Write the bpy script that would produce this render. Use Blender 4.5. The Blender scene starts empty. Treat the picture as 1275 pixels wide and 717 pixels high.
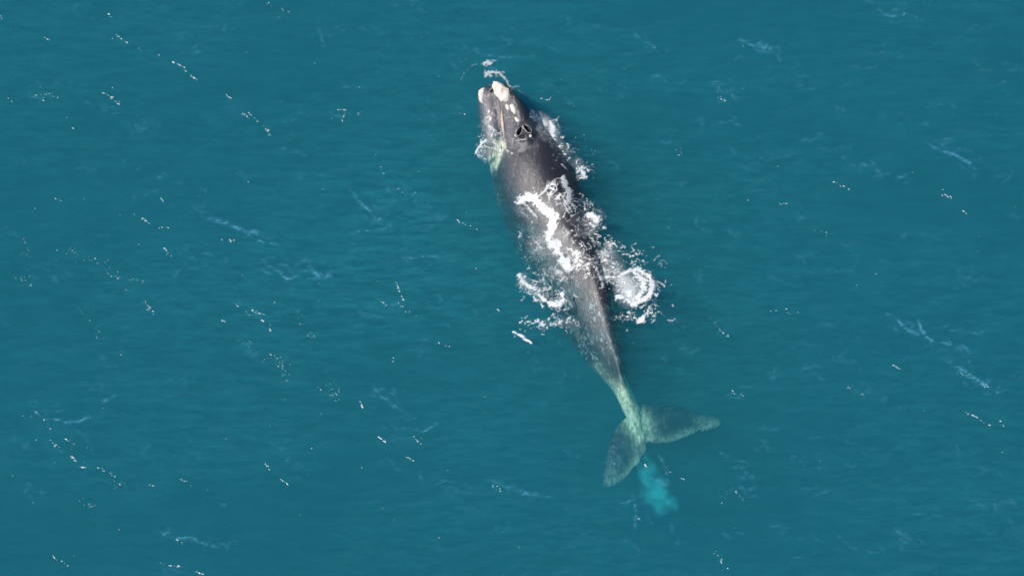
import bpy, math, random, itertools
import numpy as np
from mathutils import Vector
from mathutils.bvhtree import BVHTree

random.seed(7)
rng = np.random.default_rng(11)
scn = bpy.context.scene
col = scn.collection
R = math.radians

# ------------------------------------------------------------------ camera
IW, IH = 1275.0, 717.0
DEP = R(60.0)            # depression of the view
DIST = 250.0             # metres from the water in the picture's centre
SPAN = 32.3              # metres across the frame at that distance
cam_d = bpy.data.cameras.new('camera')
cam_d.sensor_width = 36.0
cam_d.lens = 36.0 * DIST / SPAN
cam_d.clip_start = 1.0
cam_d.clip_end = 20000.0
cam = bpy.data.objects.new('camera', cam_d)
col.objects.link(cam)
CAM = np.array([0.0, -DIST * math.cos(DEP), DIST * math.sin(DEP)])
cam.location = CAM
cam.rotation_euler = (math.pi / 2 - DEP, 0, 0)
scn.camera = cam
FWD = np.array([0, math.cos(DEP), -math.sin(DEP)])
UPV = np.array([0, math.sin(DEP), math.cos(DEP)])

def P(u, v, z=0.0):
    """point at height z seen at photo pixel (u, v)"""
    d = FWD + np.array([1.0, 0, 0]) * ((u - IW / 2) / IW * SPAN / DIST) + UPV * ((IH / 2 - v) / IW * SPAN / DIST)
    t = (z - CAM[2]) / d[2]
    return CAM + d * t

def uv_of(x, y, z):
    rx, ry, rz = x - CAM[0], y - CAM[1], z - CAM[2]
    f = ry * FWD[1] + rz * FWD[2]
    up = ry * UPV[1] + rz * UPV[2]
    k = IW * DIST / SPAN
    return IW / 2 + rx / f * k, IH / 2 - up / f * k

# ------------------------------------------------------------------ light
SUN_EL, SUN_AZ = R(44.0), R(270.0)      # azimuth clockwise from +Y
w = bpy.data.worlds.new('World')
scn.world = w
w.use_nodes = True
nt = w.node_tree
bg = nt.nodes['Background']
sky = nt.nodes.new('ShaderNodeTexSky')
sky.sky_type = 'NISHITA'
sky.sun_disc = False
sky.sun_elevation = SUN_EL
sky.sun_rotation = SUN_AZ
nt.links.new(sky.outputs[0], bg.inputs[0])
bg.inputs[1].default_value = 0.11
sun_d = bpy.data.lights.new('sun', 'SUN')
sun_d.energy = 4.9
sun_d.angle = R(0.53)
sun_d.color = (1.0, 0.95, 0.88)
sun = bpy.data.objects.new('sun', sun_d)
col.objects.link(sun)
sdir = Vector((math.sin(SUN_AZ) * math.cos(SUN_EL), math.cos(SUN_AZ) * math.cos(SUN_EL), math.sin(SUN_EL)))
sun.rotation_euler = sdir.to_track_quat('Z', 'Y').to_euler()
sun.location = (-30, 0, 40)
scn.view_settings.view_transform = 'Standard'
scn.view_settings.look = 'None'
scn.view_settings.gamma = 1.0
scn.view_settings.exposure = 0.0
scn.view_settings.use_curve_mapping = False
scn.render.engine = 'CYCLES'
cy = scn.cycles
cy.use_denoising = True
cy.max_bounces = 8
cy.volume_bounces = 3
cy.transparent_max_bounces = 24
cy.sample_clamp_indirect = 4.0

# ------------------------------------------------------------------ helpers
def lerp(a, b, t): return a + (b - a) * t
def sstep(a, b, x):
    t = np.clip((x - a) / (b - a), 0, 1)
    return t * t * (3 - 2 * t)

def _hash(ix, iy, s):
    h = (ix.astype(np.int64) * 374761393 + iy.astype(np.int64) * 668265263 + s * 974634777) & 0xffffffff
    h = ((h ^ (h >> 13)) * 1274126177) & 0xffffffff
    return ((h ^ (h >> 16)) & 0xffff) / 65535.0

def vnoise(x, y, s=0):
    ix, iy = np.floor(x), np.floor(y)
    fx, fy = x - ix, y - iy
    fx, fy = fx * fx * (3 - 2 * fx), fy * fy * (3 - 2 * fy)
    a, b = _hash(ix, iy, s), _hash(ix + 1, iy, s)
    c, d = _hash(ix, iy + 1, s), _hash(ix + 1, iy + 1, s)
    return lerp(lerp(a, b, fx), lerp(c, d, fx), fy)

def fbm(x, y, s=0, o=4):
    r, a, t = 0, 0.5, 0
    for i in range(o):
        r = r + a * vnoise(x, y, s + i * 17)
        t += a
        a *= 0.5
        x, y = x * 2.03 + 5.1, y * 2.03 + 1.7
    return r / t

def worley(x, y, s=0):
    ix, iy = np.floor(x), np.floor(y)
    f1 = np.full(x.shape, 9.0)
    f2 = np.full(x.shape, 9.0)
    for dx in (-1, 0, 1):
        for dy in (-1, 0, 1):
            jx, jy = ix + dx, iy + dy
            d = np.hypot(jx + _hash(jx, jy, s) - x, jy + _hash(jx, jy, s + 5) - y)
            f2 = np.minimum(f2, np.maximum(f1, d))
            f1 = np.minimum(f1, d)
    return f1, f2

def new_mesh(name, verts, faces, mat, parent=None, smooth=True):
    me = bpy.data.meshes.new(name)
    verts = np.asarray(verts, dtype=np.float32)
    lens = np.array([len(f) for f in faces], dtype=np.int32)
    flat = np.fromiter(itertools.chain.from_iterable(faces), dtype=np.int32) if not isinstance(faces, np.ndarray) else faces.astype(np.int32).ravel()
    me.vertices.add(len(verts)); me.vertices.foreach_set('co', verts.ravel())
    me.loops.add(len(flat)); me.loops.foreach_set('vertex_index', flat)
    me.polygons.add(len(lens))
    me.polygons.foreach_set('loop_start', np.concatenate([[0], np.cumsum(lens)[:-1]]).astype(np.int32))
    me.update(calc_edges=True)
    me.validate()
    if smooth:
        me.polygons.foreach_set('use_smooth', [True] * len(me.polygons))
    ob = bpy.data.objects.new(name, me)
    col.objects.link(ob)
    me.materials.append(mat)
    if parent: ob.parent = parent
    return ob

def tag(o, label, cat=None, kind=None, group=None):
    o['label'] = label
    if cat: o['category'] = cat
    if kind: o['kind'] = kind
    if group: o['group'] = group
    return o

def attr(me, name, vals):
    a = me.attributes.new(name, 'FLOAT', 'POINT')
    a.data.foreach_set('value', np.asarray(vals, dtype=np.float32))

class NT:
    def __init__(s, name):
        s.m = bpy.data.materials.new(name)
        s.m.use_nodes = True
        s.t = s.m.node_tree
        s.t.nodes.clear()
        s.out = s.t.nodes.new('ShaderNodeOutputMaterial')
    def n(s, kind, props=None, **ins):
        nd = s.t.nodes.new(kind)
        for k, v in (props or {}).items(): setattr(nd, k, v)
        for k, v in ins.items():
            key = k.replace('_', ' ')
            sock = nd.inputs[int(k[1:])] if k[0] == 'i' and k[1:].isdigit() else nd.inputs[key]
            s.put(sock, v)
        return nd
    def put(s, sock, v):
        if isinstance(v, bpy.types.NodeSocket): s.t.links.new(v, sock)
        elif isinstance(v, bpy.types.Node): s.t.links.new(v.outputs[0], sock)
        else: sock.default_value = v
    def math(s, op, a, b=0.0, c=None, clamp=False):
        nd = s.n('ShaderNodeMath', {'operation': op, 'use_clamp': clamp}, i0=a, i1=b)
        if c is not None: s.put(nd.inputs[2], c)
        return nd.outputs[0]
    def ramp(s, fac, a, b):
        return s.n('ShaderNodeMapRange', {'interpolation_type': 'SMOOTHSTEP'}, i0=fac, i1=a, i2=b).outputs[0]
    def mixc(s, fac, a, b):
        nd = s.n('ShaderNodeMix', {'data_type': 'RGBA'})
        s.put(nd.inputs[0], fac); s.put(nd.inputs[6], a); s.put(nd.inputs[7], b)
        return nd.outputs[2]
    def noise(s, vec, scale, detail=4, rough=0.55, dist=0.0):
        return s.n('ShaderNodeTexNoise', None, Vector=vec, Scale=scale, Detail=detail, Roughness=rough, Distortion=dist).outputs[0]
    def attr(s, name):
        return s.n('ShaderNodeAttribute', {'attribute_name': name}).outputs['Fac']

def c4(r, g, b): return (r, g, b, 1.0)

# ------------------------------------------------------------------ materials
# sea water: a Fresnel sky reflection over clear water that scatters and absorbs light inside
k = NT('sea_water')
geo = k.n('ShaderNodeNewGeometry')
gl = k.n('ShaderNodeBsdfGlossy', None, Color=c4(1, 1, 1), Roughness=0.08)
tr = k.n('ShaderNodeBsdfTransparent', None, Color=c4(1, 1, 1))
dt = k.n('ShaderNodeVectorMath', {'operation': 'DOT_PRODUCT'}, i0=geo.outputs['Incoming'], i1=geo.outputs['Normal']).outputs['Value']
omc = k.math('SUBTRACT', 1.0, k.math('ABSOLUTE', dt), clamp=True)
fr = k.math('MULTIPLY_ADD', k.math('POWER', omc, 5.0), 0.98, 0.02, clamp=True)
# the mixing factor is the Fresnel term of the rippled surface
mx = k.n('ShaderNodeMixShader', None, Fac=fr)
k.t.links.new(tr.outputs[0], mx.inputs[1]); k.t.links.new(gl.outputs[0], mx.inputs[2])
k.t.links.new(mx.outputs[0], k.out.inputs['Surface'])
vc = k.n('ShaderNodeVolumeCoefficients')
vc.inputs['Absorption Coefficients'].default_value = (0.56, 0.232, 0.160)
vc.inputs['Scatter Coefficients'].default_value = (0.024, 0.176, 0.191)
k.t.links.new(vc.outputs[0], k.out.inputs['Volume'])
k.m.cycles.homogeneous_volume = True
M_WATER = k.m

k = NT('sand')
b = k.n('ShaderNodeBsdfPrincipled', None, Roughness=0.9)
k.put(b.inputs['Base Color'], k.mixc(k.noise(k.n('ShaderNodeTexCoord').outputs['Object'], 0.3), c4(.20, .18, .13), c4(.34, .30, .22)))
k.t.links.new(b.outputs[0], k.out.inputs[0])
M_SAND = k.m

def foam_or_reflection_mat(name, colr, thin=None):
    k = NT(name)
    tc = k.n('ShaderNodeTexCoord').outputs['Object']
    d = k.attr('cover')
    nz = k.noise(tc, 22.0, 5, 0.65)
    a = k.math('MULTIPLY', d, k.math('MULTIPLY_ADD', nz, 0.8, 0.6), clamp=True)
    if thin: colr = k.mixc(k.ramp(d, .35, .8), thin, colr)      # the faintest painted glints turn pale cyan
    bp = k.n('ShaderNodeBump', None, Strength=0.5, Distance=0.03, Height=nz)
    df = k.n('ShaderNodeBsdfDiffuse', None, Color=colr, Normal=bp.outputs[0])
    tl = k.n('ShaderNodeBsdfTranslucent', None, Color=colr)
    m1 = k.n('ShaderNodeMixShader', None, Fac=0.15)
    k.t.links.new(df.outputs[0], m1.inputs[1]); k.t.links.new(tl.outputs[0], m1.inputs[2])
    t2 = k.n('ShaderNodeBsdfTransparent')
    m2 = k.n('ShaderNodeMixShader', None, Fac=a)
    k.t.links.new(t2.outputs[0], m2.inputs[1]); k.t.links.new(m1.outputs[0], m2.inputs[2])
    k.t.links.new(m2.outputs[0], k.out.inputs[0])
    return k.m
M_FOAM = foam_or_reflection_mat('sea_foam', c4(.94, .94, .93))
M_STREAK = foam_or_reflection_mat('sky_reflection', c4(.20, .60, .92))  # pale blue of the sky mirrored in ripples, painted as streaks
def film_mat():
    k = NT('ripple_film')
    tc = k.n('ShaderNodeTexCoord').outputs['Object']
    ma = k.n('ShaderNodeMapping', None, Vector=tc, Rotation=(0, 0, R(4)), Scale=(.75, 3.6, 1)).outputs[0]
    mb = k.n('ShaderNodeMapping', None, Vector=tc, Rotation=(0, 0, R(-14)), Scale=(2.0, 8.0, 1)).outputs[0]
    na = k.ramp(k.noise(ma, 1.0, 4, .6, .6), .38, .66)
    nb = k.ramp(k.noise(mb, 1.0, 4, .65, .9), .40, .68)
    f = k.math('ADD', k.math('MULTIPLY', na, .9), k.math('MULTIPLY', nb, .9))
    a = k.math('MULTIPLY', k.attr('cover'), f, clamp=True)
    df = k.n('ShaderNodeBsdfDiffuse', None, Color=c4(.07, .58, .68))  # streaky tint paints the play of light on ripples
    t2 = k.n('ShaderNodeBsdfTransparent')
    m2 = k.n('ShaderNodeMixShader', None, Fac=a)
    k.t.links.new(t2.outputs[0], m2.inputs[1]); k.t.links.new(df.outputs[0], m2.inputs[2])
    k.t.links.new(m2.outputs[0], k.out.inputs[0])
    return k.m
M_FILM = film_mat()
M_PLUME = foam_or_reflection_mat('milky_plume', c4(.12, .84, .78))
M_FLECK = foam_or_reflection_mat('glint_fleck', c4(.93, .89, .80), c4(.50, .80, .86))  # warm white and cyan of sun glints, put into the colour

# whale skin
k = NT('whale_skin')
tc = k.n('ShaderNodeTexCoord').outputs['Object']
stretch = k.n('ShaderNodeMapping', None, Vector=tc, Rotation=(0, 0, R(-18)), Scale=(1.0, 0.45, 1.0)).outputs[0]
n1 = k.noise(stretch, 1.6, 6, 0.62, 0.5)
n2 = k.noise(stretch, 7.0, 6, 0.68, 1.2)
n3 = k.noise(tc, 30.0, 3, 0.6)
base = k.mixc(n1, c4(.013, .014, .021), c4(.040, .041, .056))
base = k.mixc(k.math('MULTIPLY', k.attr('grey'), k.math('MULTIPLY_ADD', n2, .9, .35), clamp=True), base, c4(.19, .18, .195))
scuff = k.math('MULTIPLY', k.ramp(n2, 0.50, 0.66), k.attr('scuff'), clamp=True)
blotch = k.math('MULTIPLY', scuff, k.math('MULTIPLY_ADD', k.ramp(n1, .40, .62), .9, .1))
base = k.mixc(blotch, base, c4(.46, .46, .45))
pale = k.math('MULTIPLY', k.attr('pale'), k.math('MULTIPLY_ADD', k.ramp(n2, 0.36, 0.62), 0.75, 0.35), clamp=True)
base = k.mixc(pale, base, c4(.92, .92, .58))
cream = k.math('MULTIPLY', k.attr('cream'), k.ramp(n2, 0.30, 0.5), clamp=True)
base = k.mixc(cream, base, c4(.80, .70, .52))
dots = k.n('ShaderNodeTexVoronoi', None, Vector=tc, Scale=7.0).outputs['Distance']
dsel = k.math('MULTIPLY', k.ramp(dots, 0.15, 0.07), k.ramp(k.noise(tc, 2.3, 3), .42, .62))
base = k.mixc(dsel, base, c4(.34, .33, .32))
b = k.n('ShaderNodeBsdfPrincipled', None, Base_Color=base)
k.put(b.inputs['Roughness'], k.math('MULTIPLY_ADD', n2, 0.34, 0.20))
b.inputs['IOR'].default_value = 1.35
bp = k.n('ShaderNodeBump', None, Strength=0.35, Distance=0.04, Height=k.math('ADD', n2, k.math('MULTIPLY', n3, 0.25)))
k.t.links.new(bp.outputs[0], b.inputs['Normal'])
k.t.links.new(b.outputs[0], k.out.inputs[0])
M_SKIN = k.m

def simple(name, a, bcol, scale, rough, bumpd=0.02):
    k = NT(name)
    tc = k.n('ShaderNodeTexCoord').outputs['Object']
    nz = k.noise(tc, scale, 5, 0.65)
    b = k.n('ShaderNodeBsdfPrincipled', None, Base_Color=k.mixc(k.ramp(nz, 0.3, 0.7), a, bcol), Roughness=rough)
    bp = k.n('ShaderNodeBump', None, Strength=0.8, Distance=bumpd, Height=nz)
    k.t.links.new(bp.outputs[0], b.inputs['Normal'])
    k.t.links.new(b.outputs[0], k.out.inputs[0])
    return k.m
M_CALL = simple('callosity', c4(.58, .49, .41), c4(.86, .81, .74), 14, 0.85, 0.08)
M_LIP = simple('lip_edge', c4(.40, .30, .26), c4(.62, .48, .42), 8, 0.5)
M_HOLE = simple('nostril', c4(.006, .006, .007), c4(.014, .013, .015), 8, 0.5)
M_RIM = simple('nostril_rim', c4(.12, .118, .125), c4(.38, .36, .36), 12, 0.4)

# ------------------------------------------------------------------ sea
def sea_z(x, y):
    z = 0.045 * np.sin(0.9 * y + 0.14 * x + 1.5 * (fbm(x * .08, y * .1, 3, 2) - .5) * 6)
    z = z + 0.17 * (fbm(x * 0.22, y * 0.55, 21, 3) - 0.5)
    z = z + 0.10 * (fbm(x * 0.6 + y * 0.4, y * 1.7 - x * 0.3, 31, 2) - 0.5)
    gust = .35 + 1.3 * fbm(x * .15, y * .25, 35, 2)
    z = z + 0.075 * (fbm(x * 1.1 + y * .8, y * 3.6 - x * 0.5, 33, 2) - 0.5) * gust
    z = z + 0.026 * (fbm(x * 2.6 - y * 1.6, y * 7.5 + x * 1.2, 37, 2) - 0.5) * gust
    return z

def axis(lo, hi, step, far):
    mid = np.arange(lo, hi + 1e-6, step)
    ext = []
    d = step
    s = 0
    while s < far:
        d *= 1.35
        s += d
        ext.append(s)
    ext = np.array(ext)
    return np.concatenate([(lo - ext)[::-1], mid, hi + ext])

DEEP = -22.0
ax, ay = axis(-18, 18, 0.075, 3000), axis(-12.5, 13.5, 0.045, 3000)
X, Y = np.meshgrid(ax, ay)
fade = 1 - sstep(0, 15, np.maximum(np.maximum(np.abs(X) - 18, 0), np.maximum(np.abs(Y - .5) - 13, 0)))
Z = sea_z(X, Y) * fade
nx, ny = len(ax), len(ay)
vt = np.stack([X, Y, Z], -1).reshape(-1, 3)
idx = np.arange(nx * ny).reshape(ny, nx)
fc = np.stack([idx[:-1, :-1], idx[:-1, 1:], idx[1:, 1:], idx[1:, :-1]], -1).reshape(-1, 4).tolist()
loop = np.concatenate([idx[0, :-1], idx[:-1, -1], idx[-1, :0:-1], idx[:0:-1, 0]])
low = vt[loop].copy(); low[:, 2] = DEEP
base_i = len(vt)
n = len(loop)
for i in range(n):
    j = (i + 1) % n
    fc.append([loop[i], base_i + i, base_i + j, loop[j]])
fc.append([base_i + i for i in range(n)][::-1])
sea = new_mesh('sea', np.concatenate([vt, low]), fc, M_WATER)
tag(sea, 'calm teal sea water with faint ripples around the whale', 'sea', 'structure')
F = 3200
fl = new_mesh('sea_floor', [(-F, -F, DEEP - 1), (F, -F, DEEP - 1), (F, F, DEEP - 1), (-F, F, DEEP - 1)], [(0, 1, 2, 3)], M_SAND, smooth=False)
tag(fl, 'sandy sea floor deep below the water', 'sea floor', 'structure')

# ------------------------------------------------------------------ whale body
PX = IW / SPAN                                    # pixels per metre
def catmull(pts, n):
    pts = np.asarray(pts, float)
    m = len(pts)
    t = np.linspace(0, m - 1, n)
    i = np.clip(t.astype(int), 0, m - 2)
    f = (t - i)[:, None]
    p0, p1, p2, p3 = pts[np.clip(i - 1, 0, m - 1)], pts[i], pts[i + 1], pts[np.clip(i + 2, 0, m - 1)]
    return 0.5 * (2 * p1 + (p2 - p0) * f + (2 * p0 - 5 * p1 + 4 * p2 - p3) * f ** 2 + (3 * p1 - p0 - 3 * p2 + p3) * f ** 3)

def loft(secs, n=90, ring=56, ridge=None, peak=1.0):
    """secs: rows (u, v, z_centre, half_width, up, down, skew) -> closed tube"""
    pts = np.array([list(P(s[0], s[1], s[2])) + list(s[3:]) for s in secs])
    c = catmull(pts, n)
    tang = np.gradient(c[:, :3], axis=0)
    tang[:, 2] = 0
    tang /= np.linalg.norm(tang, axis=1)[:, None]
    side = np.stack([-tang[:, 1], tang[:, 0], 0 * tang[:, 0]], 1)   # to the animal's left when heading backwards = image right
    V, Fs = [], []
    th = np.linspace(0, 2 * math.pi, ring, endpoint=False)
    for i in range(n):
        hw, up, dn, sk = np.maximum(c[i, 3], .01), np.maximum(c[i, 4], .01), np.maximum(c[i, 5], .01), c[i, 6]
        a = np.cos(th) * hw
        h = np.where(np.sin(th) > 0, np.abs(np.sin(th)) ** peak * up, np.sin(th) * dn)
        if ridge:
            g = ridge[0] * sstep(ridge[1], ridge[2], i / (n - 1)) * np.exp(-((th - math.pi / 2) / 0.33) ** 2)
            h = h + g * up
        a = a + sk * np.clip(h, 0, None)            # lean of the upper half
        V += [c[i, :3] + side[i] * a_ + np.array([0, 0, h_]) for a_, h_ in zip(a, h)]
    for i in range(n - 1):
        for j in range(ring):
            q = (j + 1) % ring
            Fs.append((i * ring + j, i * ring + q, (i + 1) * ring + q, (i + 1) * ring + j))
    Fs.append(tuple(range(ring))[::-1])
    Fs.append(tuple((n - 1) * ring + j for j in range(ring)))
    return V, Fs

edges = [  # v, left px, right px, top z, centre z
    (108, 606, 628, -.20, -.50), (113, 598, 635, -.14, -.62), (122, 595, 642, -.10, -.72), (138, 594, 650, -.06, -.85), (158, 596, 662, .06, -.95),
    (180, 602, 680, .30, -.95), (205, 606, 700, .42, -.95), (230, 611, 716, .46, -.98), (256, 620, 731, .36, -1.0),
    (281, 632, 740, .20, -1.0), (309, 646, 748, .10, -1.0), (345, 663, 760, .05, -1.07), (378, 683, 769, .02, -1.07),
    (405, 701, 773, -.10, -1.07), (431, 719, 776, -.24, -1.06), (455, 739, 779, -.38, -1.05), (479, 759, 783, -.56, -1.05),
    (500, 771, 793, -.80, -1.08), (516, 778, 801, -.97, -1.14), (534, 789, 806, -1.06, -1.18)]
secs = []
for i, (v, l, r, top, zc) in enumerate(edges):
    hw = (r - l) / 2 * 0.95 / PX
    up = top - zc
    sk = -np.interp(v, [100, 200, 300, 356, 450, 500], [.25, .22, .26, .40, .30, .0])
    dn = hw * np.interp(v, [100, 180, 300, 450, 520], [1.0, 1.05, 1.0, 1.25, .35])
    secs.append(((l + r) / 2, v, zc, hw, up, dn, -sk))
parts = [loft(secs, 140, 64, (0.16, 0.35, 0.6), 1.2)]
# upper jaw
ro = [(615, 111, -.05, .16, .38, .3, .15), (619, 116, .0, .27, .50, .4, .25), (626, 127, .02, .37, .58, .4, .38), (633, 140, .02, .41, .62, .4, .42),
      (640, 155, .0, .45, .64, .4, .40), (648, 172, -.05, .52, .62, .4, .3), (656, 190, -.15, .58, .60, .4, .25), (664, 212, -.35, .55, .55, .4, .1)]
parts.append(loft([list(s[:6]) + [s[6]] for s in ro], 60, 48, None, 1.7))
# left lower lip
li = [(601, 116, -.26, .16, .30, .3, .1), (604, 122, -.25, .25, .40, .4, .2), (608, 134, -.26, .33, .44, .5, .25), (611, 148, -.29, .36, .43, .6, .25),
      (613, 163, -.35, .37, .37, .6, .2), (616, 180, -.45, .36, .34, .6, .1), (620, 200, -.60, .30, .25, .5, .0)]
parts.append(loft(li, 60, 48))
# right lower lip, on the far side
ri = [(632, 122, -.4, .14, .2, .3, .0), (642, 131, -.42, .24, .3, .4, .0), (652, 147, -.45, .3, .34, .5, .0), (662, 166, -.5, .34, .32, .5, .0), (674, 190, -.6, .3, .2, .5, .0)]
parts.append(loft(ri, 50, 40))
# flippers, tucked back along the lower flanks
def flipper(side):
    c = P(640 if side < 0 else 700, 235 if side < 0 else 225, -1.6)
    d = np.array([0.30 + 0.30 * side, -0.92, -0.30])
    d /= np.linalg.norm(d)
    wv = np.array([0.25, .15, -0.9]) if side < 0 else np.array([-.25, .15, -0.9])
    nv = np.cross(d, wv); nv /= np.linalg.norm(nv); wv = np.cross(nv, d)
    V, Fs = [], []
    prof = [(0, .28, .2), (.4, .36, .16), (.9, .5, .12), (1.4, .48, .08), (1.75, .3, .05), (1.9, .06, .02)]
    for s, hw, th in prof:
        for j in range(16):
            a = j / 16 * 2 * math.pi
            V.append(c + d * s + wv * math.cos(a) * hw + nv * math.sin(a) * th)
    for i in range(len(prof) - 1):
        for j in range(16):
            q = (j + 1) % 16
            Fs.append((i * 16 + j, i * 16 + q, i * 16 + 16 + q, i * 16 + 16 + j))
    Fs.append(tuple(range(16))[::-1]); Fs.append(tuple((len(prof) - 1) * 16 + j for j in range(16)))
    return V, Fs
parts += [flipper(-1), flipper(1)]
# flukes: chords between leading and trailing edge with a lens section
def fluke(lead, trail, zr, zt, n=46, m=20, seed=0):
    L = catmull(lead, n); T = catmull(trail, n)
    V, Fs = [], []
    for i in range(n):
        t = i / (n - 1)
        z = zr + (zt - zr) * t ** 1.3
        wobl = (fbm(np.array([t * 9.0]), np.array([seed * 3.1]), 77, 3)[0] - .5) * 5.0 * min(1, t * 5)
        a = P(L[i][0], L[i][1], z)
        b = P(T[i][0] , T[i][1] , z)
        b = b + (b - a) / (np.linalg.norm(b - a) + 1e-6) * wobl / PX
        th = 0.17 * (1 - t) ** 0.8 + 0.02
        for j in range(m):
            ang = j / m * 2 * math.pi
            s = 0.5 - 0.5 * math.cos(ang)
            hgt = math.sin(ang) * th * (1 - 0.55 * s)
            V.append(a + (b - a) * s + np.array([0, 0, hgt]))
    for i in range(n - 1):
        for j in range(m):
            q = (j + 1) % m
            Fs.append((i * m + j, i * m + q, (i + 1) * m + q, (i + 1) * m + j))
    Fs.append(tuple(range(m))[::-1]); Fs.append(tuple((n - 1) * m + j for j in range(m)))
    return V, Fs
parts.append(fluke([(780, 505), (800, 503), (832, 505), (858, 511), (882, 518), (898, 524)],
                   [(797, 556), (810, 551), (836, 551), (862, 541), (884, 534), (900, 530)], -1.15, -1.65, seed=1))
parts.append(fluke([(790, 512), (772, 526), (760, 547), (753, 570), (749, 588), (749, 603)],
                   [(806, 548), (802, 563), (795, 579), (780, 593), (767, 605), (757, 609)], -1.15, -1.8, seed=2))

allv, allf = [], []
for V, Fs in parts:
    o = len(allv)
    allv += list(V)
    allf += [tuple(i + o for i in f) for f in Fs]
tmp = new_mesh('whale_rough', allv, allf, M_SKIN)
rm = tmp.modifiers.new('r', 'REMESH'); rm.mode = 'VOXEL'; rm.voxel_size = 0.03
sm = tmp.modifiers.new('s', 'SMOOTH'); sm.factor = 0.5; sm.iterations = 7
dg = bpy.context.evaluated_depsgraph_get()
body_me = bpy.data.meshes.new_from_object(tmp.evaluated_get(dg))
bpy.data.objects.remove(tmp)
nv = len(body_me.vertices)
co = np.empty(nv * 3, np.float32); body_me.vertices.foreach_get('co', co); co = co.reshape(-1, 3).astype(float)
def bvh_of(me): return BVHTree.FromPolygons([v.co for v in me.vertices], [p.vertices for p in me.polygons])
bvh = bvh_of(body_me)

def hit(u, v):
    d = P(u, v, 0) - CAM
    d /= np.linalg.norm(d)
    loc, nrm, i, _ = bvh.ray_cast(Vector(CAM), Vector(d), 1000)
    if loc is None:
        p = P(u, v, -0.3)
        loc, nrm, i, _ = bvh.find_nearest(Vector(p))
    return np.array(loc), np.array(nrm)

def dist_path(pts):
    """distance of every body vertex to a polyline"""
    best = np.full(len(co), 99.0)
    for a, b in zip(pts[:-1], pts[1:]):
        ab = b - a
        t = np.clip(((co - a) @ ab) / (ab @ ab + 1e-9), 0, 1)
        best = np.minimum(best, np.linalg.norm(co - (a + t[:, None] * ab), axis=1))
    return best

no = np.empty(nv * 3, np.float32); body_me.vertices.foreach_get('normal', no); no = no.reshape(-1, 3).astype(float)
# mouth crease, blowhole hollows and the groove behind them
mouth = [hit(*p)[0] for p in [(609, 106), (612, 112), (617, 116), (621, 122), (623, 132), (624.5, 145), (626, 158), (627.5, 172), (628, 184)]]
crease = 0.07 * np.exp(-(dist_path(mouth) / 0.07) ** 2)
groove = [hit(*p)[0] for p in [(641, 172), (650, 173), (660, 171), (664, 175)]]
crease += 0.05 * np.exp(-(dist_path(groove) / 0.09) ** 2)
groove2 = [hit(*p)[0] for p in [(648, 190), (656, 185), (668, 183)]]
crease += 0.035 * np.exp(-(dist_path(groove2) / 0.07) ** 2)
holes = [((645, 168), (648.5, 159.5)), ((659.5, 164), (653, 157.5))]
hole_pts = []
for a, b_ in holes:
    pa, pb = hit(*a)[0], hit(*b_)[0]
    hole_pts.append((pa, pb))
    dd = dist_path([pa, pb])
    crease += 0.13 * np.exp(-(dd / 0.065) ** 4) - 0.02 * np.exp(-((dd - 0.12) / 0.05) ** 2)
co -= no * crease[:, None]
_u, _v = uv_of(co[:, 0], co[:, 1], co[:, 2])
tailm = sstep(495, 520, _v) * .11
co[:, 0] += tailm * (fbm(co[:, 0] * 3.1, co[:, 1] * 3.1, 601, 3) - .5) * 2
co[:, 1] += tailm * (fbm(co[:, 0] * 3.1 + 9, co[:, 1] * 3.1, 602, 3) - .5) * 2
body_me.vertices.foreach_set('co', co.astype(np.float32).ravel())
body_me.update()
def near(pts, rad): return np.exp(-(dist_path([hit(*p)[0] for p in pts]) / rad) ** 2)
U_, V_ = uv_of(co[:, 0], co[:, 1], co[:, 2])
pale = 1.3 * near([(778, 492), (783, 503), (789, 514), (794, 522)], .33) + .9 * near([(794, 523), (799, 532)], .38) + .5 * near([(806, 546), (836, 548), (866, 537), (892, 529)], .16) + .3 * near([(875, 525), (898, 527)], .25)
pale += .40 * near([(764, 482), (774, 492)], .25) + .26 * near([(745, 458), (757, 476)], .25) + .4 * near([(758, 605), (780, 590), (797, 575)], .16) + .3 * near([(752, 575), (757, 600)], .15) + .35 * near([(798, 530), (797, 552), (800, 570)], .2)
scuff = .10 * np.ones(nv) + 1.0 * sstep(310, 390, V_) * (1 - .7 * sstep(490, 515, V_)) + .5 * near([(604, 118), (606, 140), (608, 160)], .35) + .3 * near([(632, 120), (638, 145), (644, 168)], .4) + .3 * near([(613, 225), (622, 250), (640, 290), (660, 330), (690, 370)], .5) * 2.3
scuff += .55 * near([(618, 125), (620, 150), (622, 170)], .35)
cream = near([(621, 182), (616, 195), (611, 208)], .2) + .9 * near([(626, 180), (622, 196), (618, 208)], .09)
grey = .9 * near([(606, 120), (609, 140), (612, 165)], .36) + .6 * near([(628, 130), (632, 150), (636, 172)], .22) + .35 * near([(630, 190), (634, 212), (645, 240)], .35) + .25 * near([(648, 186), (660, 184)], .2)  # sunlight and sheen on lip, jaw and left shoulder painted as lighter skin
attr(body_me, 'grey', np.clip(grey, 0, 1))
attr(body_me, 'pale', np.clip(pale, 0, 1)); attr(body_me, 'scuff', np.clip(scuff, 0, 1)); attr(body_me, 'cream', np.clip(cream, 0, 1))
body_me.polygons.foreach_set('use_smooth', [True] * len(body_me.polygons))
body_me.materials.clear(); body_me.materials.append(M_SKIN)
body_me.name = 'body'
whale = bpy.data.objects.new('whale', None)
whale.empty_display_size = 0.5
col.objects.link(whale)
tag(whale, 'dark grey whale with cream head callosities and pale tail stock swimming at the surface', 'whale')
body = bpy.data.objects.new('body', body_me)
col.objects.link(body)
body.parent = whale
bvh = bvh_of(body_me)

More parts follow.
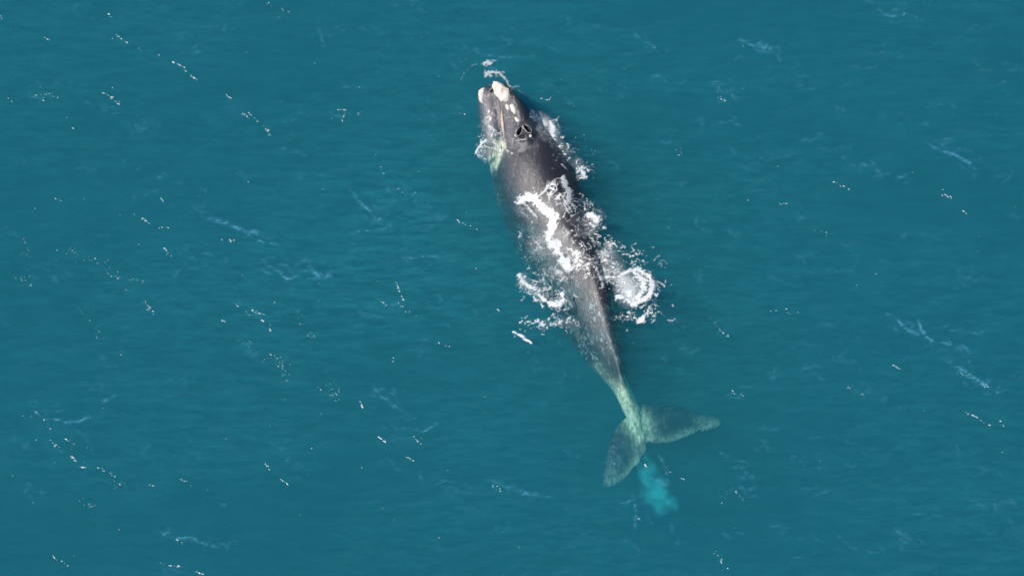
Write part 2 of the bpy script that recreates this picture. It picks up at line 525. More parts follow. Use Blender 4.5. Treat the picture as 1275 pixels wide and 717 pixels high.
def patch_on(name, mat, centre, axis_px, a, b, h, seed, rough=0.18, rings=9, seg=40, lump=0.45):
    """a lumpy raised pad that hugs the skin; a, b are half length and half width in metres"""
    c, nrm = hit(*centre)
    e, _ = hit(*axis_px)
    t = e - c; t -= nrm * (t @ nrm); t /= np.linalg.norm(t)
    s = np.cross(nrm, t)
    V, Fs = [], []
    for i in range(rings + 2):
        r = min(i / rings, 1.0)
        for j in range(seg):
            ang = j / seg * 2 * math.pi
            wob = 1 + rough * 2 * (fbm(np.array([math.cos(ang) * 2.2 + seed * 7.3]), np.array([math.sin(ang) * 2.2]), seed, 3)[0] - .5)
            q = c + t * math.cos(ang) * a * r * wob + s * math.sin(ang) * b * r * wob
            loc, n2, _, _ = bvh.ray_cast(Vector(q + nrm * 0.6), Vector(-nrm), 1.4)
            if loc is None: loc, n2, _, _ = bvh.find_nearest(Vector(q))
            ln = lump * (fbm(np.array([q[0] * 9.0]), np.array([q[1] * 9.0 + q[2] * 5]), seed + 3, 3)[0] - .5)
            off = h * (max(0, 1 - r ** 3) ** .5) * (1 + 3.5 * ln) if i <= rings - 1 else (-0.01 if i == rings else -0.05)
            V.append(np.array(loc) + nrm * off)
    for i in range(rings + 1):
        for j in range(seg):
            q = (j + 1) % seg
            Fs.append((i * seg + j, i * seg + q, (i + 1) * seg + q, (i + 1) * seg + j)[::-1])
    return new_mesh(name, V, Fs, mat, whale)

bon = patch_on('callosity', M_CALL, (620, 108.5), (627.5, 120), .64, .275, .11, 1, rough=.2)
bon['label'] = 'large cream callosity on the tip of the upper jaw'
ch = patch_on('callosity', M_CALL, (599.0, 117), (599.8, 126), .33, .12, .06, 2, rough=.4)
ch['label'] = 'pale callosity on the chin beside the lower lip'
for sd, (cpt, apt, a, b_, h) in enumerate([
        ((632.2, 134), (633.5, 139), .13, .065, .05), ((639.5, 136), (642, 141), .22, .09, .06), ((643.5, 149), (646, 152), .12, .06, .03),
        ((630.5, 124.8), (633, 125.2), .07, .03, .03), ((642, 169), (643, 172), .06, .045, .03), ((660.5, 169.5), (661, 172), .06, .05, .03),
        ((609.5, 113.5), (607, 116), .10, .03, .02), ((648.5, 174.5), (654, 174), .24, .03, .025)]):
    patch_on('callosity', M_CALL if sd < 6 else M_RIM, cpt, apt, a, b_, h, 10 + sd, seg=24, rings=6, rough=.3)

def tube(name, pts, rad, mat, parent, n=40, seg=10, closed=False, vary=0.0):
    p = catmull(list(pts), n)
    V, Fs = [], []
    for i in range(n):
        t = p[min(i + 1, n - 1)] - p[max(i - 1, 0)]
        t /= np.linalg.norm(t) + 1e-9
        s = np.cross(t, [0, 0, 1.0]); s /= np.linalg.norm(s) + 1e-9
        u = np.cross(s, t)
        r = rad * (math.sin(math.pi * (i + .5) / n) ** .5) * (1 + vary * (random.random() - .5))
        V += [p[i] + s * math.cos(a) * r + u * math.sin(a) * r for a in np.linspace(0, 2 * math.pi, seg, endpoint=False)]
    for i in range(n - 1):
        for j in range(seg):
            q = (j + 1) % seg
            Fs.append((i * seg + j, i * seg + q, (i + 1) * seg + q, (i + 1) * seg + j)[::-1])
    return new_mesh(name, V, Fs, mat, parent)
lip = tube('lip_edge', [hit(*p)[0] for p in [(624.8, 138), (625.4, 146), (626.3, 155), (627.2, 164), (628, 172)]], .05, M_LIP, whale, vary=.5)
lip['label'] = 'pinkish edge of the lip along the mouth'

# blowholes: a dark hollow with a raised rim each
for (pa, pb) in hole_pts:
    c = (pa + pb) / 2
    loc, nrm, _, _ = bvh.find_nearest(Vector(c))
    nrm = np.array([0.05, -0.15, 1.0]); nrm /= np.linalg.norm(nrm)
    t = pb - pa; t -= nrm * (t @ nrm); lt = np.linalg.norm(t); t /= lt
    s = np.cross(nrm, t)
    seg = 28
    a, b_ = lt / 2 + .055, .062
    V, Fs = [], []
    prof = [(0.02, -.17), (.6, -.14), (.92, -.06), (1.02, .03), (1.12, .045), (1.28, .02), (1.4, -.05)]
    dark, rim = ([], []), ([], [])
    for tgt, pr in ((dark, prof[:4]), (rim, prof[3:])):
        for r, h in pr:
            for j in range(seg):
                ang = j / seg * 2 * math.pi
                wd = b_ * (1.0 - 0.35 * math.cos(ang))
                tgt[0].append(c + t * math.cos(ang) * (a + (r - 1) * .09 if r > 1 else a * r) + s * math.sin(ang) * (wd + (r - 1) * .12 if r > 1 else wd * r) + nrm * (h + .01))
        for i in range(len(pr) - 1):
            for j in range(seg):
                q = (j + 1) % seg
                tgt[1].append((i * seg + j, i * seg + q, (i + 1) * seg + q, (i + 1) * seg + j)[::-1])
    bh = new_mesh('blowhole', dark[0], dark[1], M_HOLE, whale)
    new_mesh('blowhole_rim', rim[0], rim[1], M_RIM, bh)

# ------------------------------------------------------------------ milky plume below the flukes
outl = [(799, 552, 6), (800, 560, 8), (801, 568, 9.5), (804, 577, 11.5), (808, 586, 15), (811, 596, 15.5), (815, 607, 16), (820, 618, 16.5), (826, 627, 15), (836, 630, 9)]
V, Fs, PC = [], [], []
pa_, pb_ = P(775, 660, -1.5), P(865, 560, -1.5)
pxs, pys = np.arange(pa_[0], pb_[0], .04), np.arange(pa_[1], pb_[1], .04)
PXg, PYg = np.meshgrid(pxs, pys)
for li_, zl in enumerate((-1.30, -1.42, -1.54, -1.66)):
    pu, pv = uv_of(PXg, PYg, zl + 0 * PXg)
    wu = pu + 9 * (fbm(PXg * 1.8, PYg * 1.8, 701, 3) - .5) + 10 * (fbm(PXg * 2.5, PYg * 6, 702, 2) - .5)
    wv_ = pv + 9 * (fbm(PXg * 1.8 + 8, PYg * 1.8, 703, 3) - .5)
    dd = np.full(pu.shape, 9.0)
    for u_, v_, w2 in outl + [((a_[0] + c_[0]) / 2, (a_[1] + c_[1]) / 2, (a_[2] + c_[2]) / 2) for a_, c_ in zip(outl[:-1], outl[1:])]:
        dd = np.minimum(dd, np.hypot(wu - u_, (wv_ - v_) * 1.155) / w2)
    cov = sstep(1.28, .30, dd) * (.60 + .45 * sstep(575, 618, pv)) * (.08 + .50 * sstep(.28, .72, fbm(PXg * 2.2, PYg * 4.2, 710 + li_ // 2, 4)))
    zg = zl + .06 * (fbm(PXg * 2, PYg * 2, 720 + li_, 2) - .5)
    pid = np.arange(PXg.size).reshape(PXg.shape)
    pq = np.stack([pid[:-1, :-1], pid[:-1, 1:], pid[1:, 1:], pid[1:, :-1]], -1)
    pm = (cov[:-1, :-1] + cov[1:, :-1] + cov[:-1, 1:] + cov[1:, 1:]) > .01
    us, iv = np.unique(pq[pm], return_inverse=True)
    Fs += (iv.reshape(-1, 4) + len(V)).tolist()
    V += list(np.stack([PXg, PYg, zg], -1).reshape(-1, 3)[us]); PC += list(cov.ravel()[us])
pl = new_mesh('plume', V, Fs, M_PLUME)
attr(pl.data, 'cover', PC)
tag(pl, 'bright turquoise milky plume hanging under water below the whale flukes', 'plume')

# ------------------------------------------------------------------ foam
def seg_d(u, v, pts):
    best = np.full(u.shape, 1e9)
    for (a, b), (c, d) in zip(pts[:-1], pts[1:]):
        # pixel distances, rows stretched to ground proportions
        ex, ey = c - a, (d - b) * 1.155
        px, py = u - a, (v - b) * 1.155
        t = np.clip((px * ex + py * ey) / (ex * ex + ey * ey + 1e-9), 0, 1)
        best = np.minimum(best, np.hypot(px - t * ex, py - t * ey))
    return best

def foam_patch(name, label, box, solid=(), web=(), dots=(), milk=(), seed=0, step=0.022, thick=0.018, cell=4.2, thr=.585):
    u0, v0, u1, v1 = box
    a, b = P(u0, v1), P(u1, v0)
    xs = np.arange(a[0], b[0], step); ys = np.arange(a[1], b[1], step)
    Xg, Yg = np.meshgrid(xs, ys)
    zz = sea_z(Xg, Yg)
    flat_x, flat_y = Xg.ravel(), Yg.ravel()
    zf = zz.ravel().copy()
    x_lo, x_hi, y_lo, y_hi = co[:, 0].min(), co[:, 0].max(), co[:, 1].min(), co[:, 1].max()
    for i in range(len(zf)):
        if x_lo < flat_x[i] < x_hi and y_lo < flat_y[i] < y_hi:
            loc = bvh.ray_cast(Vector((flat_x[i], flat_y[i], 4)), Vector((0, 0, -1)), 4 - zf[i])[0]
            if loc is not None: zf[i] = loc[2]
    zz = zf.reshape(Xg.shape)
    U, Vv = uv_of(Xg, Yg, zz)
    wx = Xg + .18 * (fbm(Xg * 2.2, Yg * 2.2, seed + 41, 3) - .5) + .09 * (fbm(Xg * 7, Yg * 7, seed + 43, 2) - .5)
    wy = Yg + .18 * (fbm(Xg * 2.2 + 9, Yg * 2.2, seed + 42, 3) - .5) + .09 * (fbm(Xg * 7 + 3, Yg * 7, seed + 44, 2) - .5)
    n1 = fbm(wx * 3.2, wy * 3.2, seed, 4); n2 = fbm(wx * 9, wy * 9, seed + 7, 3); n3 = fbm(wx * 1.3, wy * 1.3, seed + 70, 3); n4 = fbm(Xg * 19, Yg * 19, seed + 80, 2)
    f1, f2 = worley(wx * cell, wy * cell, seed + 2)
    g1, g2 = worley(wx * cell * 2.1, wy * cell * 2.1, seed + 3)
    lace = np.maximum(1 - sstep(.01, .11, f2 - f1), .75 * (1 - sstep(.01, .13, g2 - g1)))
    lace *= sstep(.40, .60, n1 * .5 + n2 * .5 + .02)
    speck = sstep(.60, .68, fbm(wx * 15, wy * 15, seed + 90, 2)) * sstep(.45, .6, n1)
    lace = np.maximum(lace, speck)
    bits = sstep(.62, .72, n2 * .65 + n1 * .35 + .1)
    Uw = U + (fbm(wx * 2, wy * 2, seed + 51, 3) - .5) * 9; Vw = Vv + (fbm(wx * 2, wy * 2, seed + 52, 3) - .5) * 9
    A = np.zeros(Xg.shape)
    for pts, wd, st in solid:
        d = seg_d(Uw, Vw, pts) / wd
        amp = 1.35 if wd > 4.5 else (1.8 if wd > 1.2 else 1.2)
        A = np.maximum(A, st * sstep(1.38, .42, d + amp * (1.3 * (n2 - .5) + 1.1 * (n1 - .5) + .8 * (n4 - .5))) * (.80 + .45 * n4) * (1.0 if wd > 1.2 else sstep(.40, .58, n4 * .6 + n2 * .4)))
    for pts, wd, st in web:
        D = st * np.exp(-(seg_d(Uw, Vw, pts) / wd) ** 2)
        A = np.maximum(A, np.clip(lace * 1.15 * sstep(.12, .85, D * (.1 + 1.7 * n3)), 0, 1) * min(1, st))
    for pts, wd, st in dots:
        D = st * np.exp(-(seg_d(U, Vv, pts) / wd) ** 2)
        A = np.maximum(A, sstep(thr, thr + .07, (n2 * .35 + n1 * .3 + n4 * .35) * (.35 + .75 * D) * sstep(.0, .25, D) + .06) * min(1, st))
    for pts, wd, st in milk:
        D = st * np.exp(-(seg_d(Uw, Vw, pts) / wd) ** 2)
        A = np.maximum(A, D * sstep(.25, .7, n3 * .5 + n1 * .5) * (.5 + n2))
    A *= sstep(0, .12, np.minimum(np.minimum(Xg - a[0], b[0] - Xg), np.minimum(Yg - a[1], b[1] - Yg)))
    Zf = zz + 0.022 + thick * A * (.4 + n2)
    keep = A > .03
    fk = keep[:-1, :-1] | keep[1:, :-1] | keep[:-1, 1:] | keep[1:, 1:]
    # no bridging over the steep flank
    rngz = np.max([zz[:-1, :-1], zz[1:, :-1], zz[:-1, 1:], zz[1:, 1:]], 0) - np.min([zz[:-1, :-1], zz[1:, :-1], zz[:-1, 1:], zz[1:, 1:]], 0)
    fk &= rngz < .25
    idx = np.arange(Xg.size).reshape(Xg.shape)
    q = np.stack([idx[:-1, :-1], idx[:-1, 1:], idx[1:, 1:], idx[1:, :-1]], -1)[fk]
    used, inv = np.unique(q, return_inverse=True)
    if len(used) == 0: return None
    vs = np.stack([Xg, Yg, Zf], -1).reshape(-1, 3)[used]
    o = new_mesh(name, vs, inv.reshape(q.shape), M_FOAM)
    attr(o.data, 'cover', A.ravel()[used])
    return tag(o, label, 'foam', 'stuff')

frng = random.Random(5)
def squig(cu, cv, ru, rv, n, st=.85, lo=3, hi=12, wd=1.0):
    out = []
    n = int(n * 1.5); lo *= 1.3; hi *= 1.5
    for _ in range(n):
        u, v = cu + frng.gauss(0, ru), cv + frng.gauss(0, rv)
        a = frng.gauss(.35, .8); ln = frng.uniform(lo, hi); turn = frng.gauss(0, .4)
        pts = [(u, v)]
        for q in range(5):
            u += math.cos(a) * ln / 5; v += math.sin(a) * ln / 5 * .86; a += turn * .5 + frng.gauss(0, .55)
            pts.append((u, v))
        out.append((pts, wd * frng.choice((.4, .55, .8, 1.15)), st * frng.uniform(.35, 1.1)))
    return out
foam_patch('back_foam', 'thick white wash of foam breaking across the middle of the whale back', (636, 205, 762, 352),
    solid=[([(650, 250), (664, 247), (675, 258), (688, 272), (688, 284), (683, 296), (692, 308), (700, 320), (708, 334)], 6.3, 1.0),
           ([(690, 300), (700, 322), (706, 332)], 4.8, 1.0), ([(716, 312), (713, 330)], 2.6, .8), ([(699, 221), (705, 229), (710, 238), (707, 254)], 2.6, .95),
           ([(671, 243), (684, 230), (699, 221)], 1.3, .6), ([(733, 270), (746, 277)], 3, .85), ([(651, 248), (652, 258), (668, 270)], 1.6, .6)] + squig(722, 262, 13, 14, 26) + squig(735, 312, 12, 16, 26) + squig(712, 315, 6, 12, 9) + squig(662, 290, 10, 24, 34, .45, 3, 12, .7) + squig(692, 338, 8, 6, 8, .7),
    web=[([(690, 240), (704, 250), (722, 262), (740, 275)], 15, 1.0), ([(710, 290), (730, 300), (742, 318)], 18, .75), ([(650, 262), (662, 290), (672, 315), (690, 338)], 17, .5),
         ([(735, 318), (742, 340)], 16, .9), ([(714, 312), (716, 335)], 9, .9)],
    dots=[([(752, 285), (758, 320)], 9, .8), ([(655, 270), (680, 325)], 14, .6)], seed=1,
    milk=[([(652, 262), (668, 300), (690, 335)], 18, .10), ([(722, 275), (735, 315)], 18, .16), ([(690, 260), (698, 310)], 16, .3)])
foam_patch('side_foam', 'broken patch of foam along the sunlit flank of the whale', (626, 330, 724, 430),
    solid=[([(648, 343), (656, 353), (667, 360)], 2.4, .85), ([(684, 378), (694, 379), (702, 372), (699, 366)], 2.8, .95), ([(694, 340), (699, 344)], 3, .6), ([(670, 368), (678, 374)], 2.4, .8),
           ([(640, 414), (652, 421), (661, 428)], 1.3, .9)] + squig(662, 358, 10, 9, 22) + squig(692, 374, 10, 7, 16) + squig(682, 402, 18, 6, 34, .9, 2, 7) + squig(695, 344, 6, 5, 8, .7),
    web=[([(650, 348), (668, 366), (700, 374)], 9, .8), ([(688, 338), (700, 346)], 10, .8)],
    dots=[([(655, 350), (680, 385), (700, 378)], 15, .84), ([(650, 398), (685, 406), (712, 398)], 12, .84)], seed=5,
    milk=[([(655, 350), (690, 374)], 11, .18), ([(670, 400), (705, 402)], 9, .15), ([(700, 360), (722, 420)], 8, .06)])
ring = lambda cx, cy_, rx, ry, a0, a1, n=10: [(cx + rx * math.cos(R(a)), cy_ + ry * math.sin(R(a))) for a in np.linspace(a0, a1, n)]
foam_patch('swirl_foam', 'round white swirl of foam on the shaded side of the whale', (738, 282, 856, 430),
    solid=[(ring(789, 358, 23, 22, -130, 100), 2.6, .85), (ring(785, 358, 14, 19, -70, 80), 2.8, .95), ([(773, 350), (779, 362), (786, 374)], 8.5, .6), ([(770, 372), (784, 378), (793, 379)], 3.4, .9),
           ([(748, 350), (764, 347), (770, 344)], 2.2, .9), ([(795, 400), (802, 396)], 2.0, .9), ([(806, 392), (812, 380)], 1.6, .7)] + squig(757, 332, 9, 18, 30) + squig(785, 318, 16, 8, 18, .8, 2, 8) + squig(790, 392, 16, 8, 26, .85, 2, 8) + squig(791, 357, 15, 14, 26, .9) + squig(812, 365, 6, 20, 14, .6, 2, 6),
    web=[([(785, 358), (792, 358)], 21, 1.0), ([(752, 315), (760, 340), (772, 345)], 13, .7)],
    dots=[([(758, 300), (790, 325), (815, 370)], 12, .84), ([(785, 395), (815, 390)], 16, .84), ([(745, 330), (755, 360)], 14, .84)], seed=9,
    milk=[([(778, 352), (783, 368)], 12, .8), ([(788, 358), (792, 360)], 17, .3), ([(758, 320), (768, 345)], 12, .2)])
foam_patch('cheek_foam', 'foam streaming off the shaded cheek of the whale head', (655, 112, 740, 238),
    solid=[([(684, 151), (689, 160), (690, 168)], 3.2, .85), ([(700, 206), (704, 212)], 2.0, .9), ([(724, 212), (729, 222)], 2.2, .8), ([(664, 140), (668, 150)], 1.8, .45)] + squig(680, 160, 7, 10, 18, .8) + squig(700, 190, 8, 10, 16, .8, 2, 7) + squig(722, 212, 7, 7, 12, .8, 2, 7),
    web=[([(662, 138), (674, 156), (688, 168)], 10, .7)],
    dots=[([(668, 145), (690, 175), (705, 195), (728, 222)], 11, .84), ([(655, 125), (672, 148)], 6, .7)], seed=14,
    milk=[([(668, 148), (684, 165)], 10, .55), ([(690, 172), (720, 212)], 8, .18)])
foam_patch('lip_foam', 'lacy foam washing over the sunlit lower lip of the whale', (586, 120, 642, 214),
    solid=[([(594, 190), (599, 180), (606, 176)], 1.4, .8), ([(611, 158), (617, 164)], 1.6, .6)] + squig(613, 158, 5, 12, 14, .5, 3, 9, .7) + squig(600, 182, 4, 9, 12, .7) + squig(622, 176, 3, 7, 8, .6),
    web=[([(609, 150), (612, 162), (616, 176)], 8, .75), ([(598, 170), (600, 190)], 8, .85), ([(620, 170), (624, 184)], 6, .7)],
    dots=[([(608, 140), (616, 178)], 9, .8), ([(598, 165), (600, 196)], 7, .7)], seed=21, milk=[([(602, 165), (606, 190)], 10, .25)], cell=5.0)
foam_patch('bow_foam', 'small curl of foam pushed up at the tip of the whale jaw', (566, 66, 662, 128),
    solid=[([(603, 97), (608, 93), (616, 92.5), (623, 94)], 1.25, .5), ([(623, 94), (632, 103), (640, 112)], 1.4, .45), ([(603, 79), (607, 77), (612, 80)], 1.25, .55),
           ([(573, 100), (580, 90), (592, 81), (604, 76)], .7, .16), ([(596, 116), (593, 122)], 1.0, .4)] + squig(613, 94, 8, 2, 8, .6, 2, 5) + squig(608, 78, 5, 2.5, 9, .7, 2, 5) + squig(640, 112, 5, 6, 4, .25, 3, 9),
    web=[([(602, 97), (612, 93), (624, 95)], 4, .7)],
    dots=[([(600, 97), (624, 95)], 4, .85), ([(602, 78), (612, 79)], 5, .85)], seed=27, cell=5.0)

# ---- faint streaks that paint sky reflections on the ripples as pale blue colour
strokes = []
def wisp(u, v, du, dv, n, dens, wd=.8, spread=8):
    """n short curved streaks strung along the line (u,v)->(u+du,v+dv)"""
    for i in range(n):
        t = random.random()
        cu, cv = u + du * t + random.gauss(0, spread), v + dv * t + random.gauss(0, spread * .5)
        ang = math.atan2(dv, du) + random.gauss(0, .45)
        ln = random.uniform(8, 26)
        bend = random.gauss(0, 4)
        dx, dy = math.cos(ang), math.sin(ang)
        pts = [(cu + dx * ln * s_ - dy * bend * (1 - 4 * s_ * s_) + random.gauss(0, .8), cv + (dy * ln * s_ + dx * bend * (1 - 4 * s_ * s_)) * .86 + random.gauss(0, .6)) for s_ in (-.5, -.25, 0, .25, .5)]
        strokes.append((pts, wd * random.uniform(.5, 1.3), dens * random.uniform(.3, 1.0)))
def line(pts, dens, wd=.9):
    strokes.append((pts, wd * .8, dens * .9))
line([(255, 272), (280, 276), (300, 287), (320, 290), (345, 308)], .30, 1.4)
line([(300, 285), (316, 297), (330, 302), (350, 307)], .2)
line([(438, 240), (448, 254), (462, 264), (467, 273)], .25); line([(460, 274), (472, 272), (484, 265)], .25)
line([(432, 294), (450, 289), (470, 286), (482, 281)], .22); line([(330, 330), (348, 338), (356, 345), (374, 342)], .3, 1.2)
line([(382, 330), (390, 338), (400, 344), (415, 338)], .28, 1.2); line([(540, 270), (548, 272), (556, 269)], .22)
line([(488, 318), (510, 324), (535, 320), (560, 320)], .16); line([(40, 505), (50, 520), (70, 524), (95, 528), (116, 516)], .3)
line([(128, 500), (136, 496), (144, 492)], .2); line([(190, 655), (215, 668), (240, 672), (275, 682)], .25)
line([(616, 600), (634, 608), (650, 614), (688, 622)], .28, 1.1); line([(1100, 390), (1118, 400), (1132, 412), (1148, 420)], .28, 1.1)
line([(1143, 396), (1148, 412), (1160, 426), (1185, 430)], .32, 1.2); line([(1178, 450), (1205, 468), (1225, 478), (1240, 486)], .36, 1.5)
line([(1180, 412), (1205, 416), (1230, 412)], .2); line([(1090, 10), (1110, 20), (1130, 18), (1148, 26)], .25, 1.1)
line([(915, 45), (930, 55), (950, 60), (975, 58)], .25); line([(1150, 178), (1175, 190), (1200, 200), (1216, 214)], .3, 1.2)
line([(790, 42), (800, 50), (812, 55), (824, 66)], .22); line([(462, 478), (478, 494), (498, 508), (520, 524)], .22)
line([(500, 530), (515, 534), (528, 536), (545, 528)], .2); line([(786, 617), (790, 628), (791, 640), (790, 660)], .2); line([(772, 628), (780, 629), (786, 625)], .25)
line([(800, 590), (822, 600), (838, 606)], .12); line([(818, 560), (826, 574), (832, 590), (828, 608)], .14); line([(900, 575), (915, 572), (935, 578)], .2)
line([(700, 560), (712, 566), (730, 568)], .12); line([(395, 30), (400, 50), (402, 64)], .12); line([(590, 60), (600, 68), (640, 72), (668, 70)], .14)
for a in [(930, 50, 60, 20, 9, .16), (895, 105, 20, 25, 6, .18), (1050, 200, 70, 20, 12, .14), (1170, 175, 45, 30, 8, .14), (1110, 395, 80, 40, 12, .13), (1180, 445, 70, 45, 14, .15),
          (1190, 560, 60, 40, 6, .07), (890, 570, 60, 30, 8, .11), (1110, 660, 30, 20, 6, .12), (320, 325, 80, 20, 12, .13), (240, 265, 110, 40, 9, .12), (430, 240, 60, 50, 10, .11),
          (490, 230, 60, 50, 10, .09), (600, 600, 60, 20, 8, .12), (180, 655, 110, 30, 9, .11), (40, 500, 90, 70, 9, .09), (270, 365, 90, 30, 8, .10), (470, 480, 70, 50, 7, .10),
          (800, 40, 30, 30, 6, .10), (1080, 5, 80, 20, 7, .12), (150, 200, 100, 40, 8, .08), (60, 120, 140, 40, 6, .05), (520, 50, 90, 25, 7, .08), (720, 180, 60, 30, 4, .08),
          (930, 230, 80, 30, 6, .07), (860, 270, 60, 30, 5, .09), (990, 300, 120, 30, 6, .06), (480, 570, 70, 30, 6, .08), (700, 660, 110, 25, 6, .08), (980, 420, 120, 30, 6, .07),
          (330, 560, 80, 40, 6, .08), (200, 300, 60, 40, 6, .08), (1180, 60, 80, 60, 6, .07), (950, 650, 120, 40, 7, .06), (1020, 540, 80, 30, 6, .06)]:
    wisp(*a)
for i in range(170):
    wisp(random.uniform(0, IW), random.uniform(0, IH), random.uniform(10, 40), random.uniform(-4, 18), 3, .075, 1.0)

def streak_sheet(name, label, strokes, step=0.034):
    a, b = P(-8, IH + 8), P(IW + 8, -8)
    xs = np.arange(a[0] - .3, b[0] + .5, step); ys = np.arange(a[1], b[1], step)
    Xg, Yg = np.meshgrid(xs, ys)
    D = np.zeros(Xg.shape)
    for pts, wd, dens in strokes:
        p = catmull([list(q) for q in pts], 14)
        g = np.array([P(u, v)[:2] for u, v in p])
        dens = dens * 1.15
        w_ = max(.05, wd * 2.3 / PX)
        m = w_ * 2.6
        i0, i1 = np.searchsorted(xs, [g[:, 0].min() - m, g[:, 0].max() + m])
        j0, j1 = np.searchsorted(ys, [g[:, 1].min() - m, g[:, 1].max() + m])
        if i1 <= i0 or j1 <= j0: continue
        sx, sy = Xg[j0:j1, i0:i1], Yg[j0:j1, i0:i1]
        wxx = sx + .16 * (fbm(sx * 1.7, sy * 1.7, 301, 3) - .5); wyy = sy + .16 * (fbm(sx * 1.7 + 7, sy * 1.7, 302, 3) - .5)
        acc = np.zeros(sx.shape)
        n = len(g)
        for i in range(n - 1):
            ab = g[i + 1] - g[i]
            t = np.clip(((wxx - g[i, 0]) * ab[0] + (wyy - g[i, 1]) * ab[1]) / (ab @ ab + 1e-9), 0, 1)
            d = np.hypot(wxx - g[i, 0] - t * ab[0], wyy - g[i, 1] - t * ab[1])
            e = np.sin(np.pi * np.clip((i + t) / (n - 1), 0, 1)) ** .7
            acc = np.maximum(acc, e * np.exp(-(d / w_) ** 2))
        D[j0:j1, i0:i1] = np.maximum(D[j0:j1, i0:i1], acc * dens)
    wx = Xg + .3 * (fbm(Xg * .9, Yg * .9, 311, 3) - .5); wy = Yg + .3 * (fbm(Xg * .9 + 5, Yg * .9, 312, 3) - .5)
    r1 = 1 - np.abs(2 * fbm(wx * 3.4 + wy * 2.2, wy * 7.0 - wx * 1.6, 321, 3) - 1)
    r2 = fbm(wx * 8, wy * 8, 323, 3)
    A = D * (.18 + 1.15 * sstep(.72, .97, r1)) * (.35 + 1.1 * r2)
    keep = A > .012
    fk = keep[:-1, :-1] | keep[1:, :-1] | keep[:-1, 1:] | keep[1:, 1:]
    Zg = sea_z(Xg, Yg) + .022
    idx = np.arange(Xg.size).reshape(Xg.shape)
    q = np.stack([idx[:-1, :-1], idx[:-1, 1:], idx[1:, 1:], idx[1:, :-1]], -1)[fk]
    used, inv = np.unique(q, return_inverse=True)
    vs = np.stack([Xg, Yg, Zg], -1).reshape(-1, 3)[used]
    o = new_mesh(name, vs, inv.reshape(q.shape), M_STREAK)
    attr(o.data, 'cover', A.ravel()[used])
    return tag(o, label, 'foam', 'stuff')
streak_sheet('sky_streak', 'faint pale streaks of painted sky reflection across the sea surface', strokes)

# ---- a thin tinted sheet that paints ripple light and misty patches on the sea
fx, fy = np.arange(-18, 18.01, .2), np.arange(-12.4, 13.4, .2)
FXg, FYg = np.meshgrid(fx, fy)
fu, fvv = uv_of(FXg, FYg, 0 * FXg)
fa = .012 + .019 * sstep(.32, .72, fbm(FXg * .14 + 3, FYg * .35, 401, 3))
fa += .022 * np.exp(-((fu - 440) / 210) ** 2 - ((fvv - 320) / 130) ** 2) + .036 * np.exp(-((fu - 505) / 80) ** 2 - ((fvv - 262) / 58) ** 2) * (.3 + 1.2 * fbm(FXg * .5, FYg * .7, 405, 3))
fa *= sstep(0, 1.5, np.minimum(18 - np.abs(FXg), np.minimum(FYg + 12.4, 13.2 - FYg)))
bx = np.array([(bvh.ray_cast(Vector((x_, y_, 4)), Vector((0, 0, -1)), 4.0)[0] is not None) for x_, y_ in zip(FXg.ravel(), FYg.ravel())]).reshape(FXg.shape)
fa = np.where(bx, 0, fa)
fid = np.arange(FXg.size).reshape(FXg.shape)
fq = np.stack([fid[:-1, :-1], fid[:-1, 1:], fid[1:, 1:], fid[1:, :-1]], -1)
fm = (fa[:-1, :-1] + fa[1:, :-1] + fa[:-1, 1:] + fa[1:, 1:]) > .004
film = new_mesh('ripple_film', np.stack([FXg, FYg, sea_z(FXg, FYg) + .05], -1).reshape(-1, 3), fq[fm], M_FILM)
attr(film.data, 'cover', fa.ravel())
tag(film, 'wide soft bands of painted ripple light and pale mist across the sea surface', 'foam', 'stuff')

# ---- sun glints on the ripples, modelled as small bright flecks
FV, FF, FD = [], [], []
def fleck(u, v, size, ang=.62, el=1.6, dens=.9):
    c = P(u, v)
    c[2] = float(sea_z(np.array([c[0]]), np.array([c[1]]))[0]) + .018
    n = 8
    o = len(FV)
    a = -ang
    ex, ey = np.array([math.cos(a), math.sin(a), 0]), np.array([-math.sin(a), math.cos(a), 0])
    r = size * .29 / PX
    FV.append(c + np.array([0, 0, r * .5])); FD.append(dens)
    for ring_i in (0, 1):
        for j in range(n):
            t = j / n * 2 * math.pi
            q = r * random.uniform(.65, 1.25) * (.6 if ring_i == 0 else 1.1)
            FV.append(c + ex * math.cos(t) * q * el + ey * math.sin(t) * q + np.array([0, 0, (r * .35 if ring_i == 0 else 0)]))
            FD.append(dens if ring_i == 0 else dens * .55)
    for j in range(n):
        k2 = (j + 1) % n
        FF.append((o, o + 1 + j, o + 1 + k2))
        FF.append((o + 1 + j, o + 1 + n + j, o + 1 + n + k2, o + 1 + k2))
def trail(pts, n, s0=1.0, s1=2.4, jit=1.2):
    p = catmull([list(q) for q in pts], 60)
    for i in range(n):
        q = p[int(random.random() * 59.9)]
        fleck(q[0] + random.gauss(0, jit), q[1] + random.gauss(0, jit * .6), random.uniform(s0, s1) * random.choice((.6, .8, 1, 1.15)), random.gauss(.6, .3), random.uniform(1.2, 3.2), random.choice((.4, .55, .7, .85, .95) if s1 > 1.8 else (.5, .55, .65, .8)))
trail([(144, 43), (152, 49), (159, 54)], 12, jit=.6); trail([(172, 60), (176, 63)], 3, jit=.5); trail([(186, 67), (200, 69)], 4, jit=1)
trail([(214, 77), (224, 82), (231, 85)], 16, 1.4, 2.6, .5); trail([(228, 87), (232, 90)], 6, jit=.8); trail([(238, 94), (246, 103)], 9, 1.3, 2.5, .7)
trail([(281, 115), (283, 119), (287, 122)], 8, 1.2, 2.2, .4); trail([(302, 142), (310, 147)], 8, 1.3, 2.4, .7); trail([(308, 138), (320, 150), (332, 160), (337, 169)], 18, jit=1.2)
